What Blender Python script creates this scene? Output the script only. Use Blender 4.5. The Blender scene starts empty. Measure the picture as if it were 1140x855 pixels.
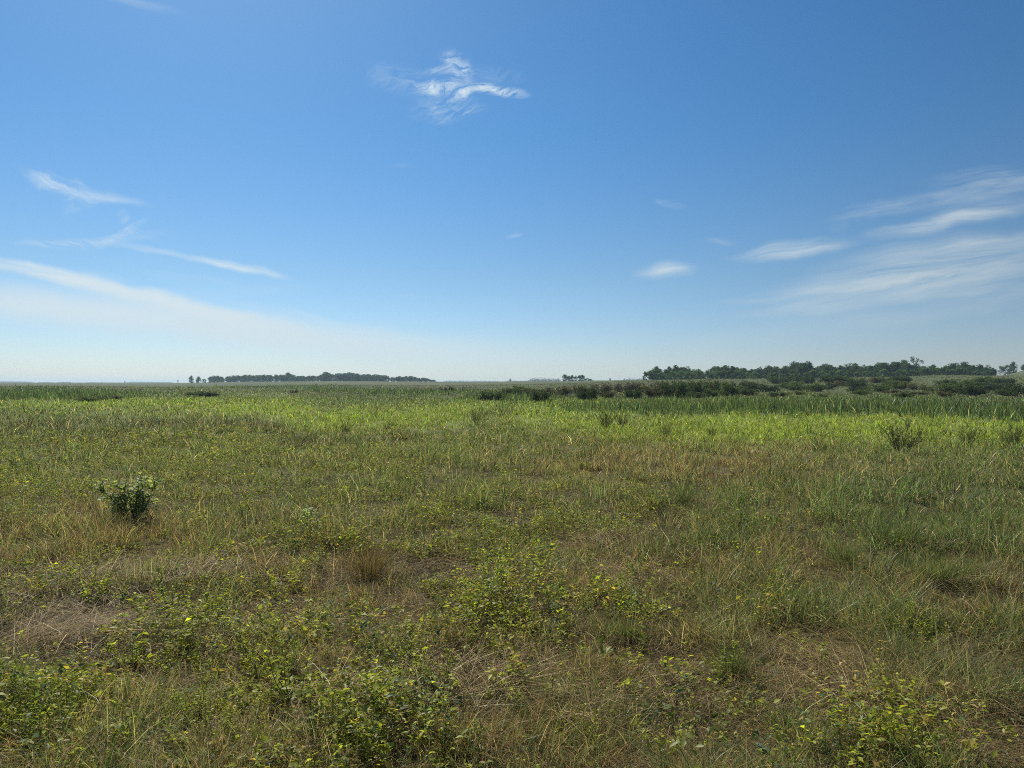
import bpy, math, random
import numpy as np
from mathutils import Vector, Matrix

R = math.radians
random.seed(7)
rng = np.random.default_rng(11)
SC = bpy.context.scene
COL = SC.collection

# ------------------------------------------------------------------ camera
W_PX, H_PX = 1140.0, 855.0
F = 830.0                      # focal length in photo pixels
CAM_H = 2.1
PITCH = R(0.07)
ROLL = R(0.28)
cam_d = bpy.data.cameras.new('camera')
cam = bpy.data.objects.new('camera', cam_d)
COL.objects.link(cam)
cam_d.sensor_fit = 'HORIZONTAL'
cam_d.sensor_width = 36.0
cam_d.lens = 36.0 * F / W_PX
cam_d.clip_start = 0.05
cam_d.clip_end = 40000
cam_rot = Matrix.Rotation(R(90) + PITCH, 4, 'X') @ Matrix.Rotation(ROLL, 4, 'Z')
cam.matrix_world = Matrix.Translation((0, 0, CAM_H)) @ cam_rot
SC.camera = cam
ROT = np.array(cam_rot.to_3x3())

# ------------------------------------------------------------------ light
SUN_EL, SUN_AZ = 43.0, -24.0   # degrees; azimuth from straight ahead, negative = left
EXPOSURE = 0.4
sun_d = bpy.data.lights.new('sun', 'SUN')
sun_d.energy = 5.0
sun_d.angle = R(0.5)
sun_d.color = (1.0, 0.93, 0.82)
sun = bpy.data.objects.new('sun', sun_d)
COL.objects.link(sun)
sdir = Vector((math.sin(R(SUN_AZ)) * math.cos(R(SUN_EL)), math.cos(R(SUN_AZ)) * math.cos(R(SUN_EL)), math.sin(R(SUN_EL))))
sun.rotation_euler = sdir.to_track_quat('Z', 'Y').to_euler()
sun.location = (0, 0, 60)

world = bpy.data.worlds.new('World')
SC.world = world
world.use_nodes = True
SKY_STRENGTH = 0.058


def build_sky():
    nt = world.node_tree
    N, L = nt.nodes, nt.links
    N.clear()

    def node(t, **k):
        n = N.new(t)
        for a, b in k.items():
            setattr(n, a, b)
        return n

    def m(op, a, b=None, c=None, clamp=False):
        n = node('ShaderNodeMath', operation=op, use_clamp=clamp)
        for i, v in enumerate((a, b, c)):
            if v is None:
                continue
            if isinstance(v, (int, float)):
                n.inputs[i].default_value = v
            else:
                L.new(v, n.inputs[i])
        return n.outputs[0]

    def vm(op, a, b):
        n = node('ShaderNodeVectorMath', operation=op)
        for i, v in enumerate((a, b)):
            if isinstance(v, tuple):
                n.inputs[i].default_value = v
            else:
                L.new(v, n.inputs[i])
        return n.outputs[0]

    out = node('ShaderNodeOutputWorld')
    bg = node('ShaderNodeBackground')
    bg.inputs['Strength'].default_value = SKY_STRENGTH
    L.new(bg.outputs[0], out.inputs[0])
    sky = node('ShaderNodeTexSky', sky_type='NISHITA')
    sky.sun_disc = False
    sky.sun_elevation = R(SUN_EL)
    sky.sun_rotation = R(SUN_AZ)
    sky.air_density = 1.0
    sky.dust_density = 0.35
    sky.ozone_density = 3.0
    tc = node('ShaderNodeTexCoord')
    sep = node('ShaderNodeSeparateXYZ')
    L.new(tc.outputs['Generated'], sep.inputs[0])
    x, y, z = sep.outputs
    # colour response of the clear air
    hs = node('ShaderNodeHueSaturation')
    hs.inputs['Saturation'].default_value = 1.1
    hs.inputs['Value'].default_value = 1.0
    # clear dry air: less red overhead, a pale cyan veil low down
    ramp = node('ShaderNodeValToRGB')
    e = ramp.color_ramp.elements
    e[0].position = 0.0
    e[0].color = (.82, 1.03, 1.38, 1)
    e[1].position = 0.32
    e[1].color = (.63, .955, 1.16, 1)
    e2 = e.new(.14)
    e2.color = (.74, .97, 1.13, 1)
    L.new(z, ramp.inputs[0])
    tint = node('ShaderNodeMix', data_type='RGBA', blend_type='MULTIPLY')
    tint.inputs[0].default_value = 1.0
    L.new(sky.outputs[0], tint.inputs[6])
    L.new(ramp.outputs[0], tint.inputs[7])
    sd = node('ShaderNodeVectorMath', operation='DOT_PRODUCT')
    L.new(tc.outputs['Generated'], sd.inputs[0])
    sd.inputs[1].default_value = tuple(sdir)
    sv = node('ShaderNodeMapRange')
    for i_, v_ in ((1, .35), (2, .85), (3, 0.0), (4, 1.0)):
        sv.inputs[i_].default_value = v_
    L.new(sd.outputs['Value'], sv.inputs[0])
    sr = node('ShaderNodeMix', data_type='RGBA')
    sr.inputs[6].default_value = (1.03, .85, .79, 1)
    sr.inputs[7].default_value = (1.12, 1.06, 1.04, 1)
    L.new(sv.outputs[0], sr.inputs[0])
    t2 = node('ShaderNodeMix', data_type='RGBA', blend_type='MULTIPLY')
    t2.inputs[0].default_value = 1.0
    L.new(tint.outputs[2], t2.inputs[6])
    L.new(sr.outputs[2], t2.inputs[7])
    L.new(t2.outputs[2], hs.inputs['Color'])
    # cirrus: direction on the sky, as tangent-plane slopes
    yy = m('MAXIMUM', y, 0.02)
    u = m('DIVIDE', x, yy)
    v = m('DIVIDE', z, yy)
    comb = node('ShaderNodeCombineXYZ')
    L.new(u, comb.inputs[0])
    L.new(v, comb.inputs[1])
    uv = comb.outputs[0]
    wn = node('ShaderNodeTexNoise')
    wn.inputs['Scale'].default_value = 14.0
    wn.inputs['Detail'].default_value = 5
    L.new(uv, wn.inputs['Vector'])
    w0 = vm('SUBTRACT', wn.outputs['Color'], (0.5, 0.5, 0.5))
    wuv = vm('ADD', uv, vm('MULTIPLY', w0, (0.07, 0.06, 0.0)))
    w2 = vm('ADD', uv, vm('MULTIPLY', w0, (0.045, 0.02, 0.0)))

    w3 = vm('ADD', uv, vm('MULTIPLY', w0, (0.05, 0.009, 0.0)))

    def fibre(ang, sx, sy, scale, dist):
        mp = node('ShaderNodeMapping', vector_type='TEXTURE')
        mp.inputs['Rotation'].default_value = (0, 0, R(ang))
        mp.inputs['Scale'].default_value = (sx, sy, 1)
        L.new(w3 if abs(ang) < 13 else wuv, mp.inputs[0])
        n = node('ShaderNodeTexNoise')
        n.inputs['Scale'].default_value = scale
        n.inputs['Detail'].default_value = 9
        n.inputs['Roughness'].default_value = 0.68
        n.inputs['Distortion'].default_value = dist
        L.new(mp.outputs[0], n.inputs['Vector'])
        return n.outputs[0]

    fibres = {'L': fibre(-11, 2.4, 0.20, 9, 0.35), 'R': fibre(9, 2.2, 0.19, 9, 0.35), 'C': fibre(18, 1.2, 0.36, 42, 0.9),
              'H': fibre(-5, 6.0, 0.7, 5, 0.3), 'W': fibre(-14, 1.8, 0.22, 16, 0.4)}
    H0 = 428.5

    def cloud(px, py, rx, ry, ang, s, kind, lo, hi, warp):
        mp = node('ShaderNodeMapping', vector_type='TEXTURE')
        mp.inputs['Location'].default_value = ((px - 570) / F, (H0 - py) / F, 0)
        mp.inputs['Rotation'].default_value = (0, 0, R(ang))
        mp.inputs['Scale'].default_value = (rx / F, ry / F, 1)
        L.new(warp, mp.inputs[0])
        ln = node('ShaderNodeVectorMath', operation='LENGTH')
        L.new(mp.outputs[0], ln.inputs[0])
        fall = node('ShaderNodeMapRange', interpolation_type='SMOOTHSTEP')
        fall.inputs[1].default_value = 1.0
        fall.inputs[2].default_value = 0.1
        fall.inputs[3].default_value = 0.0
        fall.inputs[4].default_value = 1.0
        L.new(ln.outputs['Value'], fall.inputs[0])
        fi = node('ShaderNodeMapRange')
        fi.inputs[1].default_value = lo
        fi.inputs[2].default_value = hi
        L.new(fibres[kind], fi.inputs[0])
        return m('MULTIPLY', m('MULTIPLY', fall.outputs[0], fi.outputs[0]), s)

    clouds = [
        # high wisp in the middle
        (486, 98, 36, 11, 5, .95, 'C', .40, .66, w2), (513, 104, 20, 8, 14, .9, 'C', .36, .64, w2), (520, 98, 14, 10, 45, .5, 'C', .38, .66, w2),
        (552, 101, 42, 8, -8, .9, 'C', .36, .64, w2), (535, 96, 16, 7, 8, .7, 'C', .36, .64, w2),
        (500, 66, 20, 12, -20, .60, 'C', .40, .66, w2), (510, 78, 18, 24, 22, .55, 'C', .42, .68, w2),
        (492, 79, 38, 7, 2, .5, 'C', .38, .66, w2), (508, 92, 11, 34, -24, .5, 'C', .40, .68, w2),
        (492, 118, 50, 22, 10, .42, 'C', .40, .72, w2), (512, 127, 40, 9, 14, .35, 'C', .40, .68, w2),
        (448, 92, 60, 24, -14, .26, 'C', .38, .72, w2), (545, 82, 50, 14, -8, .16, 'C', .38, .7, w2),
        # left wisps
        (74, 211, 60, 16, -12, .85, 'W', .36, .66, wuv), (112, 221, 70, 8, -9, .55, 'L', .36, .66, w2),
        (78, 226, 20, 18, 30, .25, 'C', .42, .7, wuv), (45, 208, 50, 12, -30, .2, 'W', .4, .7, wuv),
        (100, 271, 80, 8, 3, .50, 'W', .36, .66, w2), (134, 262, 44, 7, 28, .50, 'W', .38, .66, w2), (140, 252, 10, 22, 25, .4, 'C', .4, .68, w2),
        (165, 262, 40, 10, -4, .25, 'W', .4, .7, w2), (60, 276, 60, 7, -4, .35, 'W', .4, .66, w2),
        (258, 296, 66, 7, -8, .75, 'L', .30, .58, w2), (300, 304, 34, 8, -18, .6, 'L', .32, .6, w2), (170, 281, 80, 6, -10, .4, 'L', .34, .64, w2),
        (150, 310, 200, 10, -3, .22, 'L', .38, .7, w2), (240, 328, 150, 10, 4, .18, 'L', .38, .7, w2), (150, 5, 80, 9, -12, .22, 'L', .36, .66, w2),
        # long bright bank low on the left
        (40, 305, 130, 12, -10, .85, 'L', .16, .52, w2), (120, 323, 150, 13, -13, .85, 'L', .16, .52, w2), (230, 348, 170, 16, -11, .82, 'L', .14, .52, w2),
        (40, 342, 270, 36, -6, .72, 'H', .05, .6, w2), (170, 358, 280, 32, -6, .62, 'H', .05, .6, w2), (330, 374, 280, 28, -7, .85, 'H', .05, .6, w2),
        (335, 352, 130, 7, -12, .4, 'L', .34, .6, w2), (440, 390, 340, 26, -3, .62, 'H', .1, .7, w2),
        # right streaks
        (888, 275, 84, 14, 8, .85, 'R', .28, .62, w2), (838, 282, 50, 8, 4, .3, 'R', .36, .64, w2), (742, 302, 44, 13, 4, .75, 'R', .34, .64, w2),
        (1070, 240, 130, 14, 12, .78, 'R', .32, .64, w2), (1010, 252, 70, 7, 8, .3, 'R', .36, .64, w2), (965, 236, 60, 14, 12, .4, 'R', .38, .68, wuv),
        (1080, 214, 130, 18, 9, .52, 'R', .36, .68, w2), (1110, 196, 100, 16, 4, .45, 'R', .38, .68, w2),
        (1050, 292, 180, 42, 8, .90, 'R', .26, .64, w2), (965, 318, 150, 28, 6, .70, 'R', .30, .66, w2), (1110, 318, 140, 30, 5, .44, 'R', .30, .66, w2),
        (1110, 266, 100, 12, 6, .40, 'R', .32, .66, w2), (905, 342, 110, 12, 5, .45, 'R', .32, .66, w2), (850, 332, 70, 6, 3, .2, 'R', .34, .66, w2),
        (990, 350, 200, 16, 5, .25, 'H', .2, .7, w2), (880, 372, 200, 12, 5, .15, 'H', .3, .7, w2),
        (740, 224, 30, 6, -14, .18, 'R', .34, .64, w2), (572, 261, 18, 4, 10, .22, 'R', .34, .64, w2), (800, 268, 30, 6, -4, .25, 'W', .36, .66, w2),
        (460, 332, 24, 4, 4, .10, 'R', .34, .64, w2), (445, 184, 20, 4, 4, .08, 'R', .34, .64, w2),
    ]
    tot = None
    for c in clouds:
        d = cloud(*c)
        # opacity adds up as layers do: 1-(1-a)(1-b)
        inv = m('SUBTRACT', 1.0, m('MINIMUM', d, 1.0))
        tot = inv if tot is None else m('MULTIPLY', tot, inv)
    dens = m('SUBTRACT', 1.0, tot)
    front = m('GREATER_THAN', y, 0.05)
    up = m('GREATER_THAN', z, 0.0)
    dens = m('MULTIPLY', m('MULTIPLY', dens, front), up)
    # forward scattering: clouds nearer the sun are brighter
    dt = node('ShaderNodeVectorMath', operation='DOT_PRODUCT')
    L.new(tc.outputs['Generated'], dt.inputs[0])
    dt.inputs[1].default_value = tuple(sdir)
    fs = node('ShaderNodeMapRange')
    fs.inputs[1].default_value = 0.45
    fs.inputs[2].default_value = 0.9
    fs.inputs[3].default_value = 0.70
    fs.inputs[4].default_value = 1.0
    L.new(dt.outputs['Value'], fs.inputs[0])
    ccol = node('ShaderNodeMix', data_type='RGBA', blend_type='MULTIPLY')
    ccol.inputs[0].default_value = 1.0
    k = 1.0 / SKY_STRENGTH / 2 ** EXPOSURE
    ccol.inputs[6].default_value = (.73 * k, .845 * k, .90 * k, 1)
    L.new(fs.outputs[0], ccol.inputs[7])
    mix = node('ShaderNodeMix', data_type='RGBA')
    L.new(dens, mix.inputs[0])
    L.new(hs.outputs[0], mix.inputs[6])
    L.new(ccol.outputs[2], mix.inputs[7])
    L.new(mix.outputs[2], bg.inputs['Color'])


build_sky()
vs = SC.view_settings
vs.view_transform = 'Standard'
vs.look = 'None'
vs.gamma = 1.0
vs.exposure = EXPOSURE
vs.use_curve_mapping = False
cy = SC.cycles
SC.render.engine = 'CYCLES'
cy.use_adaptive_sampling = False
cy.max_bounces = 6
cy.diffuse_bounces = 3
cy.glossy_bounces = 2
cy.transmission_bounces = 3
cy.volume_bounces = 0
cy.use_denoising = False
cy.denoiser = 'OPENIMAGEDENOISE'
cy.denoising_input_passes = 'RGB_ALBEDO_NORMAL'
cy.denoising_prefilter = 'NONE'
cy.filter_width = 1.0


# ------------------------------------------------------------------ helpers
def hash2(ix, iy, s):
    n = (ix.astype(np.int64) * 374761393 + iy.astype(np.int64) * 668265263 + s * 1442695041) & 0xffffffff
    n = ((n ^ (n >> 13)) * 1274126177) & 0xffffffff
    n = ((n ^ (n >> 16)) * 2246822519) & 0xffffffff
    return ((n ^ (n >> 15)) & 0xffffff) / float(0xffffff)


def vnoise(x, y, s=0):
    x = np.asarray(x, float); y = np.asarray(y, float)
    ix = np.floor(x); iy = np.floor(y)
    fx = x - ix; fy = y - iy
    fx = fx * fx * (3 - 2 * fx); fy = fy * fy * (3 - 2 * fy)
    a = hash2(ix, iy, s); b = hash2(ix + 1, iy, s); c = hash2(ix, iy + 1, s); d = hash2(ix + 1, iy + 1, s)
    return (a * (1 - fx) + b * fx) * (1 - fy) + (c * (1 - fx) + d * fx) * fy


def fbm(x, y, s=0, o=4):
    t = 0; a = .5; n = 0
    for i in range(o):
        t = t + a * vnoise(x * 2 ** i + 13.7 * i, y * 2 ** i - 7.1 * i, s + i); n += a; a *= .5
    return t / n


def sstep(a, b, x):
    t = np.clip((np.asarray(x, float) - a) / (b - a), 0, 1)
    return t * t * (3 - 2 * t)


# lie of the land: how high the skyline ground stands, by bearing
RID_PX = [-600, 0, 200, 300, 400, 480, 560, 640, 720, 800, 900, 1000, 1060, 1100, 1140, 1700]
RID_Y = [431.5, 431.5, 430, 427.5, 426.5, 426, 425, 423.5, 421.5, 419.5, 418.5, 415.5, 413.5, 414.5, 413, 412]
RID_D = [1500, 1500, 1300, 1100, 1000, 950, 850, 700, 480, 430, 420, 410, 400, 400, 400, 400]


def terrain(x, y):
    x = np.asarray(x, float); y = np.asarray(y, float)
    yy = np.maximum(y, 1.0)
    px = 570 + F * x / yy
    py = np.interp(px, RID_PX, RID_Y)
    rd = np.interp(px, RID_PX, RID_D)
    hor = 428.5 - (px - 570) * math.tan(ROLL)
    zr = np.maximum(CAM_H + (hor - py) / F * rd, -1.0)
    up = sstep(110, 1, (y - rd) * 0 + 0) * 0 + sstep(0, 1, (y - 110) / (rd - 110))
    down = 1 - sstep(0, 1, (y - rd - 80) / 700)
    z = zr * np.where(y < rd, up, np.maximum(down, 0.0)) * (y > 1)
    z = z + 15.0 * np.exp(-((px - 1165) / 55) ** 2 - ((y - 720) / 130) ** 2) * (y > 300)
    d = np.hypot(x, y)
    z = z + (fbm(x / 60, y / 60, 5, 3) - .5) * 1.2 * sstep(60, 200, d) * (1 - sstep(1200, 2500, d))
    z = z + ((fbm(x / 2.3, y / 2.3, 9, 3) - .5) * .16 + (fbm(x / .5, y / .5, 19, 2) - .5) * .05) * (1 - sstep(40, 90, d))
    return z


def ray(px, py):
    v = np.array([(px - W_PX / 2) / F, (H_PX / 2 - py) / F, -1.0])
    return ROT @ v


def at(px, py):
    """ground point seen at a photo pixel"""
    d = ray(px, py)
    d = d / d[1]
    t = np.concatenate([np.arange(2, 60, .05), np.arange(60, 900, .5)])
    z = CAM_H + d[2] * t
    g = terrain(d[0] * t, t)
    k = np.nonzero(z < g)[0]
    i = k[0] if len(k) else len(t) - 1
    return np.array([d[0] * t[i], t[i], g[i]])


def bearing(px, D):
    x = (px - 570) / F * D
    return np.array([x, D, float(terrain(x, D))])


def pix(x, y):
    """photo pixel of flat ground, for mapping where each plant community grows"""
    yy = np.maximum(y, .5)
    px = 570 + F * x / yy
    py = 428.5 + F * CAM_H / yy - (px - 570) * math.tan(ROLL)
    return px, py


def mesh_obj(name, V, faces, mat, col=None, parent=None, smooth=False):
    """faces: list of (n,k) index arrays"""
    me = bpy.data.meshes.new(name)
    V = np.asarray(V, np.float32)
    me.vertices.add(len(V))
    me.vertices.foreach_set('co', V.ravel())
    tot = np.concatenate([np.full(len(f), f.shape[1], np.int32) for f in faces])
    loops = np.concatenate([f.ravel() for f in faces]).astype(np.int32)
    me.loops.add(len(loops))
    me.loops.foreach_set('vertex_index', loops)
    me.polygons.add(len(tot))
    me.polygons.foreach_set('loop_start', np.concatenate([[0], np.cumsum(tot)[:-1]]).astype(np.int32))
    me.polygons.foreach_set('loop_total', tot)
    if smooth:
        me.polygons.foreach_set('use_smooth', np.ones(len(tot), bool))
    if col is not None:
        a = me.attributes.new('col', 'FLOAT_COLOR', 'POINT')
        c = np.ones((len(V), 4), np.float32)
        c[:, :3] = np.clip(col, 0, 1)
        a.data.foreach_set('color', c.ravel())
    me.update(calc_edges=True)
    me.materials.append(mat)
    o = bpy.data.objects.new(name, me)
    COL.objects.link(o)
    if parent:
        o.parent = parent
    return o


def tag(o, label=None, cat=None, group=None, kind=None):
    for k, v in (('label', label), ('category', cat), ('group', group), ('kind', kind)):
        if v:
            o[k] = v
    return o


def empty(name, loc=(0, 0, 0), rz=0, s=1.0):
    o = bpy.data.objects.new(name, None)
    COL.objects.link(o)
    o.location = loc
    o.rotation_euler = (0, 0, rz)
    o.scale = (s, s, s) if isinstance(s, (int, float)) else s
    o.empty_display_size = .2
    return o


def dup(root, loc, rz, s):
    r = root.copy()
    COL.objects.link(r)
    r.location = loc
    r.rotation_euler = (0, 0, rz)
    r.scale = (s, s, s) if isinstance(s, (int, float)) else s
    for ch in root.children:
        c = ch.copy()
        COL.objects.link(c)
        c.parent = r
    return r


# ------------------------------------------------------------------ materials
def leaf_mat(name, trans=.4, gloss=.05, rough=.4, tint=(1.25, 1.2, .6), color=None, vary=0.0):
    m = bpy.data.materials.new(name)
    m.use_nodes = True
    nt = m.node_tree
    N, L = nt.nodes, nt.links
    N.clear()
    out = N.new('ShaderNodeOutputMaterial')
    a = N.new('ShaderNodeAttribute')
    a.attribute_name = 'col'
    src = a.outputs['Color']
    if vary:
        oi = N.new('ShaderNodeObjectInfo')
        mr = N.new('ShaderNodeMapRange')
        mr.inputs[3].default_value = 1 - vary * .8
        mr.inputs[4].default_value = 1 + vary
        L.new(oi.outputs['Random'], mr.inputs[0])
        hs = N.new('ShaderNodeHueSaturation')
        L.new(mr.outputs[0], hs.inputs['Value'])
        L.new(src, hs.inputs['Color'])
        mh = N.new('ShaderNodeMapRange')
        mh.inputs[3].default_value = .485
        mh.inputs[4].default_value = .515
        fr = N.new('ShaderNodeMath')
        fr.operation = 'FRACT'
        ml = N.new('ShaderNodeMath')
        ml.operation = 'MULTIPLY'
        ml.inputs[1].default_value = 17.31
        L.new(oi.outputs['Random'], ml.inputs[0])
        L.new(ml.outputs[0], fr.inputs[0])
        L.new(fr.outputs[0], mh.inputs[0])
        L.new(mh.outputs[0], hs.inputs['Hue'])
        src = hs.outputs[0]
    d = N.new('ShaderNodeBsdfDiffuse')
    L.new(src, d.inputs[0])
    t = N.new('ShaderNodeBsdfTranslucent')
    mx = N.new('ShaderNodeMix')
    mx.data_type = 'RGBA'
    mx.blend_type = 'MULTIPLY'
    mx.inputs[0].default_value = 1
    L.new(src, mx.inputs[6])
    mx.inputs[7].default_value = (*tint, 1)
    L.new(mx.outputs[2], t.inputs[0])
    s1 = N.new('ShaderNodeMixShader')
    s1.inputs[0].default_value = trans
    L.new(d.outputs[0], s1.inputs[1])
    L.new(t.outputs[0], s1.inputs[2])
    g = N.new('ShaderNodeBsdfGlossy')
    g.inputs['Roughness'].default_value = rough
    s2 = N.new('ShaderNodeMixShader')
    s2.inputs[0].default_value = gloss
    L.new(s1.outputs[0], s2.inputs[1])
    L.new(g.outputs[0], s2.inputs[2])
    L.new(s2.outputs[0], out.inputs[0])
    return m


def bark_mat(name, c1, c2, scale):
    m = bpy.data.materials.new(name)
    m.use_nodes = True
    nt = m.node_tree
    b = nt.nodes['Principled BSDF']
    b.inputs['Roughness'].default_value = .85
    tc = nt.nodes.new('ShaderNodeTexCoord')
    n = nt.nodes.new('ShaderNodeTexNoise')
    n.inputs['Scale'].default_value = scale
    n.inputs['Detail'].default_value = 6
    nt.links.new(tc.outputs['Object'], n.inputs['Vector'])
    r = nt.nodes.new('ShaderNodeValToRGB')
    r.color_ramp.elements[0].position = .35
    r.color_ramp.elements[0].color = (*c1, 1)
    r.color_ramp.elements[1].position = .7
    r.color_ramp.elements[1].color = (*c2, 1)
    nt.links.new(n.outputs[0], r.inputs[0])
    nt.links.new(r.outputs[0], b.inputs['Base Color'])
    return m


M_GRASS = leaf_mat('grass_blades', .5, .016, .38, (1.12, 1.16, .75))
M_LEAF = leaf_mat('weed_leaves', .52, .012, .4, (1.35, 1.38, .5))
M_STRAW = leaf_mat('straw', .35, .012, .45, (1.1, 1.0, .75))
M_TREE = leaf_mat('tree_leaves', .36, .0, .5, (1.35, 1.5, .7), vary=.38)
M_BUSH = leaf_mat('shrub_leaves', .35, .01, .45, (1.2, 1.2, .6), vary=.3)
M_BARK = bark_mat('bark', (.06, .05, .04), (.16, .14, .12), 3)
M_STEM = bark_mat('green_stem', (.08, .09, .035), (.15, .16, .06), 30)
M_TWIG = bark_mat('dry_twig', (.09, .08, .05), (.20, .17, .11), 20)

# ------------------------------------------------------------------ plant communities
BROWN, STRAW, OLIVE, GREEN, LIME, REED, TAN, DARK = range(8)
SPC = np.array([(.210, .168, .085), (.34, .28, .16), (.158, .195, .080), (.104, .156, .058),
                (.245, .305, .052), (.085, .120, .050), (.080, .094, .046), (.080, .084, .044)])
SPH = np.array([.145, .18, .145, .19, .15, .46, .18, .24])
BLOBS = [
    (BROWN, 600, 760, 140, 60, 1.6), (BROWN, 900, 770, 230, 80, 1.3), (BROWN, 60, 615, 150, 30, 1.8), (BROWN, 280, 650, 170, 40, 1.4),
    (BROWN, 720, 522, 150, 22, 3.0), (BROWN, 410, 605, 45, 30, 1.5), (BROWN, 1090, 700, 60, 60, .8), (BROWN, 800, 640, 80, 18, 1.2),
    (BROWN, 940, 530, 120, 14, .7), (BROWN, 560, 515, 100, 12, .8), (BROWN, 500, 700, 500, 60, .5),
    (STRAW, 60, 722, 75, 20, .45), (STRAW, 235, 640, 45, 10, .5), (STRAW, 690, 612, 32, 11, 1.8), (STRAW, 640, 800, 120, 26, .4),
    (STRAW, 1000, 790, 130, 60, .25), (STRAW, 110, 650, 45, 12, .5), (STRAW, 780, 545, 200, 40, .15),
    (GREEN, 950, 592, 190, 34, 2.2), (GREEN, 1080, 560, 110, 50, 1.2), (GREEN, 830, 570, 80, 26, 1.0), (GREEN, 770, 735, 60, 26, .9),
    (GREEN, 700, 700, 40, 20, 1.0), (GREEN, 560, 505, 70, 14, .8), (GREEN, 470, 530, 120, 20, .6), (GREEN, 260, 600, 100, 20, .4),
    (OLIVE, 570, 560, 800, 50, .8), (OLIVE, 1000, 515, 200, 18, 1.0), (OLIVE, 300, 505, 400, 20, 1.0),
    (LIME, 940, 481, 230, 13, 18), (LIME, 1030, 471, 190, 8, 14), (LIME, 760, 480, 110, 14, 4), (LIME, 300, 465, 120, 7, 1.6), (LIME, 270, 456, 260, 6, .35),
    (LIME, 460, 459, 160, 11, 1.3), (LIME, 70, 453, 120, 4, .9), (LIME, 600, 464, 120, 12, 1.6), (LIME, 850, 460, 60, 10, 1.0),
    (LIME, 560, 446, 60, 3, 1.5), (LIME, 720, 447, 130, 3, 2.5),
    (REED, 960, 455, 190, 5.5, 3.5), (GREEN, 960, 455, 240, 7, 2.5), (DARK, 900, 448, 300, 4, 1.0), (REED, 1000, 459, 160, 3.5, 2.5), (REED, 30, 442.5, 75, 3.5, 7), (REED, 300, 434.5, 70, 2, 2), (REED, 560, 444, 45, 3, 4), (REED, 830, 454, 60, 5, 2.5),
    (REED, 740, 455, 90, 3, .8), (REED, 430, 437, 60, 2, 1.2), (DARK, 500, 434, 400, 3, .7), (DARK, 640, 440, 90, 4, 1.2), (GREEN, 800, 446, 300, 4, .8),
    (DARK, 285, 485, 150, 5, 3.0), (DARK, 90, 500, 110, 10, .8), (DARK, 540, 462, 30, 4, 2), (DARK, 60, 482, 80, 6, .8),
    (DARK, 960, 640, 60, 8, .8), (DARK, 760, 545, 20, 8, .8),
]
WEED_BLOBS = [
    (200, 785, 260, 80, 1.3), (390, 810, 120, 45, .3), (180, 692, 120, 24, 1.5), (60, 645, 70, 20, .8), (320, 625, 130, 28, .9), (550, 645, 100, 36, .55),
    (60, 560, 170, 34, 1.0), (300, 545, 240, 34, 1.0), (540, 678, 70, 28, 1.0), (690, 690, 50, 22, .9), (720, 625, 80, 22, .6), (490, 595, 150, 36, .9),
    (1000, 848, 60, 22, 1.0), (870, 695, 50, 12, .6), (250, 510, 260, 20, .7), (640, 570, 200, 30, .5), (570, 800, 500, 60, .12), (730, 830, 60, 24, .4),
    (60, 520, 160, 20, .7), (900, 560, 250, 30, .12),
]


def zones(x, y):
    px, py = pix(x, y)
    d = np.hypot(x, y)
    # ragged edges
    wx = (fbm(x / (d * .12 + .8), y / (d * .12 + .8), 31, 4) - .5)
    wy = (fbm(x / (d * .10 + .6), y / (d * .30 + .6), 47, 4) - .5)
    qx = px + wx * 130
    qy = py + wy * np.minimum((py - 426) * .5, 60)
    W = np.full((len(px), 8), .02)
    W[:, REED] = 0
    W[:, LIME] = 0
    W[:, BROWN] += .70 * sstep(540, 620, qy)
    W[:, OLIVE] += .85 * sstep(455, 480, qy)
    W[:, TAN] += .9 * (1 - sstep(436, 446, qy)) + .12 * sstep(700, 900, qx) * (1 - sstep(440, 470, qy))
    W[:, OLIVE] += .5 * (1 - sstep(440, 470, qy))
    W[:, GREEN] += .20 + .35 * sstep(600, 900, qx)
    W[:, STRAW] += .04 + .05 * sstep(500, 560, qy)
    for (s, cx, cy_, rx, ry, w) in BLOBS:
        W[:, s] += w * np.exp(-((qx - cx) / rx) ** 2 - ((qy - cy_) / ry) ** 2)
    n1 = fbm(x / .7, y / .7, 61, 3)
    n2 = fbm(x / .9 + 40, y / .9, 71, 3)
    near = 1 - sstep(18, 40, d)
    lp = fbm(x / (d * .10 + 1), y / (d * .25 + 1), 91, 4)
    W[:, LIME] *= .12 + .3 * sstep(650, 800, qx) + 1.25 * sstep(.36, .60, lp)
    W[:, DARK] *= .5 + 1.3 * sstep(.45, .65, fbm(x / (d * .03 + 1), y / (d * .12 + 1), 95, 3))
    W[:, BROWN] *= 1 + near * (sstep(.35, .65, n1) * 2 - 1) * .8
    W[:, GREEN] *= 1 + near * (sstep(.35, .65, n2) * 2 - 1) * .8
    weed = np.zeros(len(px))
    for (cx, cy_, rx, ry, w) in WEED_BLOBS:
        weed += w * np.exp(-((qx - cx) / rx) ** 2 - ((qy - cy_) / ry) ** 2)
    return W / W.sum(1, keepdims=True), weed


def choose(W):
    c = np.cumsum(W, 1)
    return np.minimum((rng.random(len(W))[:, None] > c).sum(1), W.shape[1] - 1)


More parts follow.
